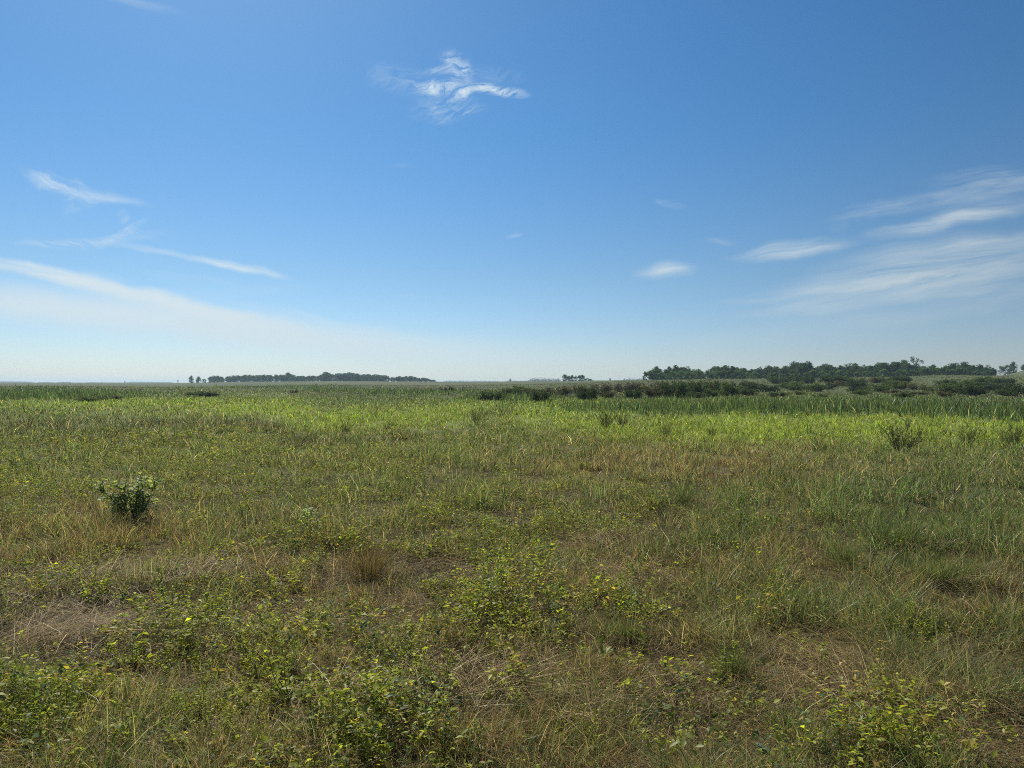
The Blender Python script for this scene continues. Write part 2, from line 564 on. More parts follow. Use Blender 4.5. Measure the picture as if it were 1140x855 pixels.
# ------------------------------------------------------------------ ground
def soil_mat():
    m = bpy.data.materials.new('soil_and_litter')
    m.use_nodes = True
    nt = m.node_tree
    N, L = nt.nodes, nt.links
    b = N['Principled BSDF']
    b.inputs['Roughness'].default_value = 1.0
    b.inputs['Specular IOR Level'].default_value = .1
    a = N.new('ShaderNodeAttribute')
    a.attribute_name = 'col'
    tc = N.new('ShaderNodeTexCoord')
    n = N.new('ShaderNodeTexNoise')
    n.inputs['Scale'].default_value = 7
    n.inputs['Detail'].default_value = 10
    n.inputs['Roughness'].default_value = .7
    L.new(tc.outputs['Object'], n.inputs['Vector'])
    mr = N.new('ShaderNodeMapRange')
    mr.inputs[1].default_value = .3
    mr.inputs[2].default_value = .7
    mr.inputs[3].default_value = .55
    mr.inputs[4].default_value = 1.45
    L.new(n.outputs[0], mr.inputs[0])
    mx = N.new('ShaderNodeMix')
    mx.data_type = 'RGBA'
    mx.blend_type = 'MULTIPLY'
    mx.inputs[0].default_value = 1
    L.new(a.outputs['Color'], mx.inputs[6])
    L.new(mr.outputs[0], mx.inputs[7])
    L.new(mx.outputs[2], b.inputs['Base Color'])
    bp = N.new('ShaderNodeBump')
    bp.inputs['Strength'].default_value = .5
    bp.inputs['Distance'].default_value = .05
    L.new(n.outputs[0], bp.inputs['Height'])
    L.new(bp.outputs[0], b.inputs['Normal'])
    return m


GROUND_R = 8000.0


def build_ground():
    az = np.concatenate([np.arange(-48, 48, .3), np.arange(48, 312, 4.0)])
    az = np.radians(az)
    rr = np.concatenate([np.geomspace(.4, 60, 170), np.geomspace(61, 2500, 150), np.geomspace(2700, GROUND_R, 10)])
    A, Q = np.meshgrid(az, rr)
    x = (np.sin(A) * Q).ravel()
    y = (np.cos(A) * Q).ravel()
    z = terrain(x, y)
    V = np.column_stack([x, y, z])
    n = len(az)
    i = np.arange(n)
    j = (i + 1) % n
    faces = []
    for k in range(len(rr) - 1):
        faces.append(np.column_stack([k * n + i, k * n + j, (k + 1) * n + j, (k + 1) * n + i])[:, ::-1])
    V = np.vstack([V, [[0, 0, float(terrain(0, 0))]]])
    faces = [np.vstack(faces), np.column_stack([np.full(n, len(V) - 1), j, i])[:, ::-1]]
    W, _ = zones(V[:, 0], V[:, 1])
    soil = np.array([.050, .040, .024])
    cov = sstep(7, 30, np.hypot(V[:, 0], V[:, 1]))[:, None]
    c = W @ SPC * .7
    c = soil * (1 - cov) + c * cov
    g = fbm(V[:, 0] / 40, V[:, 1] / 40, 81, 4)[:, None]
    c = c * (.8 + .4 * g)
    o = mesh_obj('ground', V, faces, soil_mat(), c, smooth=True)
    tag(o, kind='structure')
    # normals up
    return o


build_ground()


# ------------------------------------------------------------------ blades
def blades(P, h, w, lean_a, lean, face_a, col, tipcol, seg):
    """curved tapering strips; returns verts, faces, colours"""
    n = len(P)
    vs_, cs = [], []
    lv = np.column_stack([np.cos(lean_a), np.sin(lean_a)])
    sv = np.column_stack([np.cos(face_a), np.sin(face_a)])
    for k in range(seg + 1):
        t = k / seg
        c = P.copy()
        out = h * lean * t ** 1.7
        c[:, :2] += lv * out[:, None]
        c[:, 2] += h * t * np.sqrt(np.maximum(1 - (np.minimum(lean, 1.6) * .55 * t) ** 2, .08))
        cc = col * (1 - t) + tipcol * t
        if k < seg:
            ww = (w * .5 * (1 - t) ** .6)[:, None] * sv
            a = c.copy(); a[:, :2] -= ww
            b = c.copy(); b[:, :2] += ww
            vs_ += [a, b]
            cs += [cc, cc]
        else:
            vs_.append(c)
            cs.append(cc)
    m_ = len(vs_)
    V = np.stack(vs_, 1).reshape(-1, 3)
    C = np.stack(cs, 1).reshape(-1, 3)
    base = np.arange(n) * m_
    q = [np.column_stack([base + 2 * k, base + 2 * k + 1, base + 2 * k + 3, base + 2 * k + 2]) for k in range(seg - 1)]
    tri = np.column_stack([base + 2 * seg - 2, base + 2 * seg - 1, base + 2 * seg])
    return V, q, tri, C


class Acc:
    def __init__(s):
        s.V, s.F, s.C, s.n = [], [], [], 0

    def add(s, V, faces, C):
        s.V.append(V)
        s.C.append(C)
        for f in faces:
            s.F.append(f + s.n)
        s.n += len(V)

    def build(s, name, mat, parent=None):
        f3 = [f for f in s.F if f.shape[1] == 3]
        f4 = [f for f in s.F if f.shape[1] == 4]
        F_ = []
        if f4:
            F_.append(np.vstack(f4))
        if f3:
            F_.append(np.vstack(f3))
        return mesh_obj(name, np.vstack(s.V), F_, mat, np.vstack(s.C), parent)


def scatter(d0, d1, C, half=46):
    """points whose density falls off with the square of distance"""
    th = R(2 * half)
    n = int(C * th * math.log(d1 / d0))
    d = d0 * np.exp(rng.random(n) * math.log(d1 / d0))
    a = (rng.random(n) - .5) * th
    return np.sin(a) * d, np.cos(a) * d


def grass_band(name, d0, d1, C, seg, tuft):
    x, y = scatter(d0, d1, C)
    # half of the blades gather into tufts
    n = len(x)
    nt_ = max(1, n // tuft)
    ti = rng.integers(0, nt_, n)
    sel = rng.random(n) < .62
    cx, cy_ = x[ti], y[ti]
    d = np.hypot(cx, cy_)
    rad = (.05 + .010 * d ** .8) * np.abs(rng.normal(0, 1, n))
    ra = rng.random(n) * 2 * np.pi
    x = np.where(sel, cx + np.cos(ra) * rad, x)
    y = np.where(sel, cy_ + np.sin(ra) * rad, y)
    W, weed = zones(x, y)
    keep = rng.random(n) > np.clip(weed, 0, 1) * .45 * (1 - sstep(14, 30, np.hypot(x, y)))
    hole = sstep(.30, .44, fbm(x / .42, y / .42, 201, 3))
    keep &= rng.random(n) < .40 + .60 * hole + sstep(16, 30, np.hypot(x, y))
    x, y, W, ra, sel, ti = x[keep], y[keep], W[keep], ra[keep], sel[keep], ti[keep]
    n = len(x)
    d = np.hypot(x, y)
    sp = choose(W)
    # blades of one tuft are mostly one species
    tsp = choose(zones(*scatter(d0, d1, 10))[0][:1].repeat(1, 0)) if False else None
    z = terrain(x, y)
    patch = fbm(x / .55, y / .55, 101, 3)
    big = fbm(x / 3.1, y / 3.1, 111, 3)
    h = SPH[sp] * (.55 + .9 * rng.random(n) ** 1.3) * (.30 + 1.75 * sstep(.32, .72, patch)) * (.55 + .9 * big)
    wd = np.maximum(.0046, d * .00082) * (.7 + .7 * rng.random(n)) * np.where(sp == REED, 1.3, 1)
    lean_a = np.where(sel, ra, rng.random(n) * 2 * np.pi) + rng.normal(0, .6, n)
    lean = np.abs(rng.normal(.55, .38, n)) + np.where(sel, .2, 0)
    lying = (sp == STRAW) & (rng.random(n) < .7)
    lean = np.where(lying, 1.7 + rng.random(n), lean)
    lean = np.where(sp == REED, lean * .55, lean)
    h = np.where(sp == REED, h * (.45 + 1.1 * fbm(x / 7, y / 7, 191, 3)), h)
    lean = np.where(sp == LIME, lean * 1.2, lean)
    # some stems in the dry grass are bent right over
    bent = (rng.random(n) < .18) & (sp != REED)
    lean = np.where(bent, 1.1 + .6 * rng.random(n), lean)
    h = np.where(lying, h * .5, h)
    face = rng.random(n) * np.pi
    br = np.exp(rng.normal(0, .40, n))
    hue = rng.normal(0, .10, n)
    c = SPC[sp] * br[:, None]
    c[:, 0] *= 1 + hue
    c[:, 2] *= 1 + .5 * rng.normal(0, .2, n)
    c *= (.75 + .5 * fbm(x / 1.7, y / 1.7, 121, 3))[:, None]
    # a share of last year's dead blades everywhere
    dead = rng.random(n) < (.10 * (sp != LIME) * (sp != REED) + .02) * (1 - .8 * sstep(40, 110, d))
    c = np.where((dead & (d > 3.6))[:, None], np.array([.36, .30, .19]) * br[:, None], c)
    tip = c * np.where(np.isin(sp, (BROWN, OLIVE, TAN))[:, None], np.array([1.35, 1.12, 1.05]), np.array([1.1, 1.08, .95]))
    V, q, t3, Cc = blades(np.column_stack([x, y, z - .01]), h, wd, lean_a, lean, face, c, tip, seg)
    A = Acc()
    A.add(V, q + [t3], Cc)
    return A


def seed_stems(A, d0, d1, C):
    """taller flowering stems with loose seed heads"""
    x, y = scatter(d0, d1, C)
    W, weed = zones(x, y)
    p = W[:, BROWN] * .9 + W[:, OLIVE] * .5 + W[:, GREEN] * .7 + W[:, TAN] * .4
    k = rng.random(len(x)) < p
    x, y = x[k], y[k]
    n = len(x)
    d = np.hypot(x, y)
    z = terrain(x, y)
    h = .27 * (.7 + .7 * rng.random(n)) * (.7 + .6 * fbm(x / 2, y / 2, 131, 3))
    la = rng.random(n) * 6.283
    lean = np.abs(rng.normal(.28, .25, n))
    w = np.maximum(.0018, d * .00035)
    c = np.array([.24, .17, .085]) * np.exp(rng.normal(0, .25, n))[:, None]
    V, q, t3, Cc = blades(np.column_stack([x, y, z]), h, w, la, lean, rng.random(n) * 3.14, c, c * 1.1, 3)
    A.add(V, q + [t3], Cc)
    # spikelets along the top third
    for s in range(5):
        t = .72 + .07 * s
        P = np.column_stack([x, y, z])
        P[:, 0] += np.cos(la) * h * lean * t ** 1.7
        P[:, 1] += np.sin(la) * h * lean * t ** 1.7
        P[:, 2] += h * t * np.sqrt(np.maximum(1 - (np.minimum(lean, 1.6) * .55 * t) ** 2, .08))
        V, q, t3, Cc = blades(P, np.maximum(.02, d * .001) * (.7 + .6 * rng.random(n)), np.maximum(.004, d * .0006), rng.random(n) * 6.283,
                              .6 + .6 * rng.random(n), rng.random(n) * 3.14, c * 1.15, c * 1.25, 2)
        A.add(V, q + [t3], Cc)


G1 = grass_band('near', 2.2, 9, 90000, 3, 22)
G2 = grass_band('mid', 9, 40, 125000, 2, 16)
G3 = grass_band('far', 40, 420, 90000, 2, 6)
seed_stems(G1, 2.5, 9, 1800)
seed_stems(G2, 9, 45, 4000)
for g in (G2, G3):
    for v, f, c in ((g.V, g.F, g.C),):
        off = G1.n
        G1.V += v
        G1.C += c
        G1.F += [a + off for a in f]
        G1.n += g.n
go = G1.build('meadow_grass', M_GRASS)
tag(go, 'mixed brown olive and lime green prairie grass covering the flat ground', 'grass', kind='stuff')

# flattened straw mats
def straw_mats():
    A = Acc()
    pats = [(60, 722, 70, 15, 1100), (690, 612, 32, 10, 1300), (235, 642, 40, 8, 420), (640, 800, 90, 18, 800), (110, 652, 40, 8, 320),
            (1000, 790, 140, 60, 1600), (520, 775, 120, 30, 1200), (205, 655, 30, 9, 500), (900, 800, 140, 26, 500), (700, 650, 60, 14, 500),
            (330, 720, 80, 20, 500)]
    for (cx, cy_, rx, ry, n) in pats:
        n = int(n * .65)
        c0 = at(cx, cy_)
        e1 = at(cx + rx, cy_)
        wx = abs(e1[0] - c0[0])
        wy = abs(at(cx, cy_ - ry)[1] - at(cx, cy_ + ry)[1]) * .5
        x = c0[0] + rng.normal(0, .55, n) * wx
        y = c0[1] + rng.normal(0, .55, n) * wy
        d = np.hypot(x, y)
        z = terrain(x, y) + rng.random(n) * .10 + .02
        flow = fbm(x / .9, y / .9, 141, 2) * 5 - 1 + rng.normal(0, .85, n)
        h = .16 + .34 * rng.random(n)
        c = np.where((rng.random(n) < .16)[:, None], np.array([.40, .31, .16]), np.array([.19, .145, .070])) * np.exp(rng.normal(0, .6, n))[:, None]
        V, q, t3, C = blades(np.column_stack([x, y, z]), h, np.maximum(.0046, d * .0007), flow, 1.5 + rng.random(n), rng.random(n) * 3.14, c, c * 1.1, 3)
        # lay it flat
        zz = np.repeat(z, len(V) // n)
        V[:, 2] = zz + (V[:, 2] - zz) * .28
        A.add(V, q + [t3], C)
    o = A.build('straw_litter', M_STRAW)
    tag(o, 'pale flattened dead straw lying in mats between the weeds', 'straw', kind='stuff')


straw_mats()


def thatch():
    A = Acc()
    for (d0, d1, C, sg) in ((2.4, 10, 42000, 2), (10, 34, 34000, 1)):
        x, y = scatter(d0, d1, C)
        kk = rng.random(len(x)) < .5 + .5 * sstep(.30, .46, fbm(x / .42, y / .42, 201, 3))
        x, y = x[kk], y[kk]
        n = len(x)
        d = np.hypot(x, y)
        z = terrain(x, y) + rng.random(n) * .045
        c = np.array([.185, .142, .066]) * np.exp(rng.normal(0, .5, n))[:, None] * (.6 + .8 * fbm(x / .8, y / .8, 171, 3))[:, None]
        V, q, t3, C_ = blades(np.column_stack([x, y, z]), .10 + .16 * rng.random(n), np.maximum(.0040, d * .0008), fbm(x, y, 181, 2) * 9 + rng.normal(0, .9, n),
                              1.4 + rng.random(n), rng.random(n) * 3.14, c, c * 1.1, sg)
        zz = np.repeat(z, len(V) // n)
        V[:, 2] = zz + (V[:, 2] - zz) * .35
        A.add(V, q + [t3], C_)
    o = A.build('thatch', M_STRAW)
    tag(o, 'dull brown dead thatch lying under the living grass', 'thatch', kind='stuff')


thatch()


# ------------------------------------------------------------------ leaves
def leaves(P, axis, nrm, ln, wd, col):
    """folded ovate leaves: base, two flanks, tip and a dropped midrib"""
    n = len(P)
    axis = axis / np.linalg.norm(axis, axis=1, keepdims=True)
    side = np.cross(axis, nrm)
    side /= np.maximum(np.linalg.norm(side, axis=1, keepdims=True), 1e-6)
    up = np.cross(side, axis)
    L_ = ln[:, None]
    W_ = wd[:, None] * .5
    mid = P + axis * L_ * .45
    tip = P + axis * L_ - up * L_ * .12
    V = np.stack([P, mid + side * W_ + up * W_ * .3, mid - up * 0, mid - side * W_ + up * W_ * .3, tip], 1).reshape(-1, 3)
    b = np.arange(n) * 5
    f = [np.column_stack([b, b + 1, b + 2]), np.column_stack([b, b + 2, b + 3]), np.column_stack([b + 1, b + 4, b + 2]), np.column_stack([b + 2, b + 4, b + 3])]
    return V, f, np.repeat(col, 5, 0)


def unit(v):
    return v / np.maximum(np.linalg.norm(v, axis=1, keepdims=True), 1e-6)


YG = np.array([.340, .365, .050])
MG = np.array([.130, .158, .045])


def ground_cover():
    A = Acc()
    for (d0, d1, C, nl) in ((2.4, 9, 7600, 17), (9, 36, 24000, 10)):
        x, y = scatter(d0, d1, C)
        W, weed = zones(x, y)
        cl = fbm(x / .75, y / .75, 151, 3)
        qx_, qy_ = pix(x, y)
        bl = (1 - sstep(330, 460, qx_)) * sstep(730, 775, qy_) - .5 * sstep(340, 420, qx_) * sstep(740, 780, qy_)
        k = rng.random(len(x)) < np.clip(weed * 1.15 + .06, 0, 1.3) * sstep(.36, .56, cl + .13 * bl)
        x, y = x[k], y[k]
        n = len(x)
        tone = rng.random(n) * (1 if d0 < 5 else .55)
        hgt = (.09 + .17 * rng.random(n)) * (.35 + 1.5 * sstep(.45, .75, cl[k]))
        la = rng.random(n) * 6.283
        X = np.repeat(x, nl); Y = np.repeat(y, nl)
        d = np.hypot(X, Y)
        t = rng.random(n * nl) ** .7
        H = np.repeat(hgt, nl)
        a = rng.random(n * nl) * 6.283
        P = np.column_stack([X + np.repeat(np.cos(la) * .12, nl) * t * H / .2 + rng.normal(0, .018, n * nl) * (1 + d * .03),
                             Y + np.repeat(np.sin(la) * .12, nl) * t * H / .2 + rng.normal(0, .018, n * nl) * (1 + d * .03), terrain(X, Y) + H * t])
        ax = np.column_stack([np.cos(a), np.sin(a), rng.normal(.25, .4, n * nl)])
        nr = np.column_stack([rng.normal(0, .45, n * nl), rng.normal(0, .45, n * nl), np.ones(n * nl)])
        ln = np.maximum(.034, d * .0021) * (.5 + 1.0 * rng.random(n * nl)) * np.repeat(.6 + .9 * rng.random(n) ** 1.5, nl)
        br = np.exp(rng.normal(0, .2, n * nl))[:, None]
        T = np.repeat(tone, nl)[:, None]
        kind_ = np.repeat(rng.random(n), nl)[:, None]
        c = YG * T + MG * (1 - T)
        c = np.where(kind_ < .09, np.array([.34, .26, .07]), np.where(kind_ > .86, np.array([.10, .145, .070]), c))
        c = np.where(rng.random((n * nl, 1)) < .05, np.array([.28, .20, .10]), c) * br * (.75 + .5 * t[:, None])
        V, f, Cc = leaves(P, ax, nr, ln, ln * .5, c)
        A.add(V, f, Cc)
        # stalks
        V, q, t3, Cc = blades(np.column_stack([x, y, terrain(x, y)]), hgt, np.maximum(.003, np.hypot(x, y) * .0004), la, np.full(n, .55), rng.random(n) * 3.14,
                              np.tile([.10, .09, .04], (n, 1)), np.tile([.10, .12, .04], (n, 1)), 2)
        A.add(V, q + [t3], Cc)
    o = A.build('leafy_ground_cover', M_LEAF)
    tag(o, 'low yellow green leafy weeds spread among the dry grass', 'ground cover', kind='stuff')


ground_cover()


# ------------------------------------------------------------------ tubes
def tube(A, pts, radii, col=(.1, .1, .1), sides=5):
    pts = np.asarray(pts, float)
    n = len(pts)
    V = []
    for i in range(n):
        t = pts[min(i + 1, n - 1)] - pts[max(i - 1, 0)]
        t = t / (np.linalg.norm(t) + 1e-9)
        ref = np.array([1., 0, 0]) if abs(t[0]) < .8 else np.array([0, 1., 0])
        s = np.cross(t, ref); s /= np.linalg.norm(s)
        b = np.cross(t, s)
        for k in range(sides):
            a = 2 * math.pi * k / sides
            V.append(pts[i] + (s * math.cos(a) + b * math.sin(a)) * radii[i])
    f = []
    for i in range(n - 1):
        for k in range(sides):
            f.append((i * sides + k, i * sides + (k + 1) % sides, (i + 1) * sides + (k + 1) % sides, (i + 1) * sides + k))
    A.add(np.array(V), [np.array(f)], np.tile(col, (len(V), 1)))


def curve_pts(p0, d, L_, n, r, bend=.15, up=0.0):
    p = np.array(p0, float)
    d = np.array(d, float)
    out = [p.copy()]
    for i in range(n):
        d = d + r.normal(0, bend, 3) + np.array([0, 0, up])
        d /= np.linalg.norm(d)
        p = p + d * L_ / n
        out.append(p.copy())
    return out


# ------------------------------------------------------------------ trees
def make_tree(name, seed, H, width, trunk_h, shape, n_clump, n_leaf, col, leaf, mats=(None, None)):
    r = np.random.default_rng(seed)
    root = empty(name)
    T = Acc()
    tp = curve_pts((0, 0, -.3), (0, 0, 1), H * .86, 7, r, .05)
    tube(T, tp, np.linspace(.021 * H, .004 * H, 8), sides=6)
    tips = []
    for i in range(13):
        t = r.uniform(trunk_h, .95)
        k = min(int(t * 7), 6)
        p = tp[k] + (tp[k + 1] - tp[k]) * (t * 7 - k)
        a = r.random() * 6.283
        rad = width * .5 * shape(t) * r.uniform(.6, 1.0)
        ang = r.uniform(.2, .9)
        d = (math.cos(a), math.sin(a), ang)
        lp = curve_pts(p, d, rad * 1.1, 4, r, .15, .06)
        tube(T, lp, np.linspace(.008 * H * (1.2 - t), .002 * H, 5), sides=4)
        tips += lp[2:]
    T.build('trunk', mats[0] or M_BARK, root)
    A = Acc()
    for i in range(n_clump):
        if i < len(tips):
            c = np.array(tips[i])
        else:
            t = trunk_h + (1.0 - trunk_h) * r.random()
            a = r.random() * 6.283
            rad = width * .5 * shape(t) * (r.random() ** .5)
            c = np.array([math.cos(a) * rad, math.sin(a) * rad, H * t * .97])
        s = r.uniform(.05, .11) * H * (width / H) ** .5
        m_ = n_leaf
        v = unit(r.normal(0, 1, (m_, 3)))
        P = c + v * (r.random((m_, 1)) ** .4) * s * np.array([1.15, 1.15, .8])
        ax = unit(v + r.normal(0, .7, (m_, 3)))
        nr = unit(v + np.array([0, 0, .7]) + r.normal(0, .5, (m_, 3)))
        ln = leaf * (.6 + .8 * r.random(m_))
        cc = np.array(col) * math.exp(r.normal(0, .38)) * np.exp(r.normal(0, .2, (m_, 1)))
        V, f, Cc = leaves(P, ax, nr, ln, ln * .7, cc)
        A.add(V, f, Cc)
    A.build('crown', mats[1] or M_TREE, root)
    return root


def round_shape(t):
    return max(.12, math.sin(math.pi * min(1, max(0, (t + .18) / 1.15)) ** 1.0)) ** .7


def tall_shape(t):
    return .35 + .65 * max(0.05, math.sin(math.pi * min(1, (t * .9 + .12)))) if t < .97 else .2


def cone_shape(t):
    return max(.08, 1.08 - t)


TREES = {
    'broad': make_tree('round_tree', 1, 10, 9.0, .02, round_shape, 115, 34, (.052, .086, .036), .50),
    'round': make_tree('bushy_tree', 2, 9, 6.5, .02, round_shape, 100, 34, (.058, .094, .038), .46),
    'tall': make_tree('tall_tree', 3, 12, 5.5, .04, tall_shape, 85, 34, (.052, .084, .038), .48),
    'narrow': make_tree('slender_tree', 4, 11, 4.0, .06, tall_shape, 60, 32, (.062, .098, .040), .45),
    'ragged': make_tree('ragged_tree', 5, 12, 7.0, .12, tall_shape, 58, 34, (.050, .078, .038), .50),
    'low': make_tree('low_tree', 6, 5, 6.5, .05, round_shape, 60, 34, (.075, .118, .042), .40),
}
BASE_H = {'broad': 10, 'round': 9, 'tall': 12, 'narrow': 11, 'ragged': 12, 'low': 5}
used = set()
KIND_WORDS = {'broad': 'broad round-crowned', 'round': 'bushy rounded', 'tall': 'tall upright', 'narrow': 'slender upright', 'ragged': 'ragged open-crowned', 'low': 'low bushy'}


def put_tree(kind, p, H, rz, label, group, wx=1.0):
    s = H / BASE_H[kind]
    sc = (s * wx, s * wx, s)
    proto = TREES[kind]
    if kind not in used:
        used.add(kind)
        o = proto
        o.location = p
        o.rotation_euler = (0, 0, rz)
        o.scale = sc
    else:
        o = dup(proto, p, rz, sc)
    tag(o, label, 'tree', group)
    return o


# right-hand wood: skyline of tree tops by bearing
TOP_PX = [722, 727, 740, 748, 760, 770, 780, 785, 790, 805, 815, 830, 845, 860, 875, 885, 892, 900, 912, 925, 935, 950, 960, 975, 990, 1005, 1018, 1030, 1045, 1060, 1072, 1085, 1098, 1108]
TOP_Y = [415, 408, 409, 406, 408, 407, 409, 413, 409, 405, 406, 409, 407, 406, 404, 400, 403, 399, 404, 402, 405, 401, 403, 402, 401, 398.5, 402, 401.5, 404, 402, 399, 402, 402, 406]
pr = random.Random(5)


def top_h(px, D, z, tpx=TOP_PX, tpy=TOP_Y, jit=0):
    ty = np.interp(px, tpx, tpy) + jit
    hor = 428.5 - (px - 570) * math.tan(ROLL)
    return CAM_H + (hor - ty) / F * D - z


SECTION = [(760, 'at the right wood\'s left tip'), (790, 'beside the notch in the right wood'), (850, 'left of the right wood\'s middle'),
           (915, 'around the right wood\'s highest hump'), (985, 'in the right wood\'s middle stretch'), (1040, 'under the right wood\'s tufted tree'),
           (1200, 'at the right wood\'s right end')]


def section(px):
    for e, s in SECTION:
        if px < e:
            return s


px = 722.0
row = 0
while px < 1108:
    for row, (dd, sh) in enumerate(((0, 0), (28, 2.5), (60, 5))):
        if row and pr.random() < .25:
            continue
        q = px + sh + pr.uniform(-2, 2)
        if q > 1109:
            continue
        D = 445 + dd + pr.uniform(-8, 8)
        p = bearing(q, D)
        H = top_h(q, D, p[2], jit=pr.choice((-1.6, -.8, 0, .8, 1.8, 3.0)) + (0 if row else pr.uniform(0, 3)))
        if H < 3:
            continue
        kind = pr.choices(('broad', 'round', 'tall', 'narrow', 'ragged'), (2, 4, 5, 4, 2))[0]
        rowword = ('in the front row', 'in the second row', 'in the back row')[row]
        put_tree(kind, p, H, pr.uniform(0, 6.28), '%s dark green tree %s %s' % (KIND_WORDS[kind], rowword, section(q)), 'trees of the right-hand wood', pr.uniform(1.15, 1.6))
    px += pr.uniform(4.6, 6.6)
# shrubs along the wood's foot
for q in [724 + 8.2 * i for i in range(47)]:
    p = bearing(q + pr.uniform(-3, 3), 425 + pr.uniform(-6, 6))
    put_tree('low', p, pr.uniform(3.0, 5.5), pr.uniform(0, 6.28), 'low green scrub tree along the wood\'s foot ' + section(q), 'scrub at the foot of the right-hand wood')


# the odd tall tree with three separate tufts
def tufted_tree():
    root = empty('tufted_tree', bearing(1021, 440))
    r = np.random.default_rng(3)
    T = Acc()
    A = Acc()
    ends = []
    hz = top_h(1021, 440, root.location.z, [0, 2000], [392.5, 392.5])
    def P(dx, top):
        return dx / F * 440, top_h(1021, 440, root.location.z, [0, 2000], [top, top])
    base = np.array([0, 0, 0.])
    fork = np.array([P(-2, 404)[0], 0, P(0, 403)[1]])
    tube(T, [base, (base + fork) / 2 + np.array([.3, 0, 0]), fork], [.32, .26, .2], sides=7)
    for (dx, ty, s, nl) in ((-6.0, 395, 1.25, 150), (-4.5, 397.5, 1.15, 120), (1.0, 396.5, 1.0, 90), (-.5, 399, .9, 70), (5.5, 398.2, .9, 70), (3.5, 397.4, .5, 30)):
        x, z = P(dx, ty)
        e = np.array([x, r.uniform(-.8, .8), z])
        mid = (fork + e) / 2 + np.array([0, 0, -.4])
        tube(T, [fork, mid, e], [.16, .10, .05], sides=5)
        v = unit(r.normal(0, 1, (nl, 3)))
        Q = e + v * (r.random((nl, 1)) ** .4) * s * np.array([.9, .9, 1.1])
        ln = .42 * (.6 + .8 * r.random(nl))
        V, f, Cc = leaves(Q, unit(v + r.normal(0, .7, (nl, 3))), unit(v + r.normal(0, .6, (nl, 3))), ln, ln * .7, np.array([.036, .055, .030]) * np.exp(r.normal(0, .25, (nl, 1))))
        A.add(V, f, Cc)
    T.build('trunk', M_BARK, root)
    A.build('crown', M_TREE, root)
    tag(root, 'tall gangly tree with three separate leaf tufts rising above the right-hand wood', 'tree')


tufted_tree()
for (q, D, ty, kind, lab) in ((1128, 690, 397.5, 'round', 'rounded dark tree on the rise beyond the right end of the wood'),
                              (1120, 690, 401, 'low', 'small low tree left of the rounded tree on the far rise'),
                              (1140, 690, 399.5, 'broad', 'pale green tree on the far rise, cut by the right photo edge')):
    p = bearing(q, D)
    put_tree(kind, p, top_h(q, D, p[2], [0, 2000], [ty, ty]), 1.0, lab, None, 1.0)

# left-hand wood, a kilometre off
LT_PX = [232, 236, 240, 246, 250, 252, 262, 280, 300, 315, 319, 323, 328, 340, 358, 362, 366, 368, 380, 390, 395, 402, 408, 425, 430, 434, 445, 455, 466, 474, 482, 486]
LT_Y = [424, 421.5, 421, 422, 424.5, 422.5, 420.5, 420, 420, 419.5, 416.5, 418.5, 420.5, 420.5, 419.5, 416.5, 417, 418, 417, 416.3, 417.2, 418.5, 418, 418, 418.5, 421, 420, 419.5, 421, 421.5, 423, 425]
px = 233.0
LSEC = [(250, 'in the far left wood\'s round clump'), (310, 'in the far left wood\'s even left half'), (350, 'by the far left wood\'s tall bump'),
        (400, 'in the far left wood\'s highest stretch'), (436, 'right of the far left wood\'s highest stretch'), (500, 'on the far left wood\'s low right tail')]
while px < 486:
    for row in range(2):
        q = px + row * 2 + pr.uniform(-1.2, 1.2)
        D = 1040 + row * 50 + pr.uniform(-12, 12)
        p = bearing(q, D)
        H = top_h(q, D, p[2], LT_PX, LT_Y, pr.choice((0, .3, .8)))
        if H < 2:
            continue
        kind = pr.choices(('broad', 'round', 'tall', 'narrow'), (4, 4, 2, 1))[0]
        sec = [s for e, s in LSEC if q < e][0]
        put_tree(kind, p, H, pr.uniform(0, 6.28), '%s bluish tree %s %s' % (KIND_WORDS[kind], ('in front', 'behind')[row], sec), 'trees of the far left wood', pr.uniform(1.5, 2.1))
    px += pr.uniform(4.6, 6.6)
for (q, D, ty, kind, wx, lab) in ((213, 1000, 421.8, 'round', .95, 'lone rounded tree left of the far left wood, larger of the pair'),
                                  (221, 1000, 422.3, 'broad', .85, 'lone tree just left of the far left wood, smaller of the pair'),
                                  (227.5, 1000, 425, 'low', .8, 'tiny tree between the lone pair and the far left wood'),
                                  (198, 1500, 426.2, 'narrow', 1.0, 'tiny distant tree standing alone left of the lone pair'),
                                  (139, 1600, 428.5, 'round', 1.0, 'tiny distant tree alone on the left skyline'),
                                  (568, 1100, 421.3, 'narrow', 1.3, 'tiny dark tree alone on the middle skyline'),
                                  (679, 900, 419.5, 'narrow', .9, 'tiny pale tree alone between the middle clump and the right-hand wood'),
                                  (717, 500, 418.2, 'low', .6, 'tiny dark tree at the left foot of the right-hand wood')):
    p = bearing(q, D)
    put_tree(kind, p, max(1.5, top_h(q, D, p[2], [0, 2000], [ty, ty])), 2.0, lab, None, wx)
for i, (q, ty) in enumerate(((628.5, 416.3), (633, 418), (637, 417), (641, 417.5), (645, 417), (648, 416.6), (653.5, 420.2), (658, 421))):
    D = 800
    p = bearing(q, D)
    kind = ('tall', 'round', 'tall', 'narrow', 'tall', 'tall', 'low', 'low')[i]
    words = ('tall dark tree at the left end of the small clump on the middle skyline', 'short rounded tree second from left in the small middle clump',
             'tall tree third from left in the small middle clump', 'slender tree in the centre of the small middle clump', 'tall tree second from right in the small middle clump',
             'tall dark tree at the right end of the small middle clump', 'low bush just right of the small middle tree clump', 'lower bush trailing off right of the small middle clump')[i]
    put_tree(kind, p, max(2, top_h(q, D, p[2], [0, 2000], [ty, ty])), i * 1.3, words, 'small tree clump on the middle skyline', 1.9)


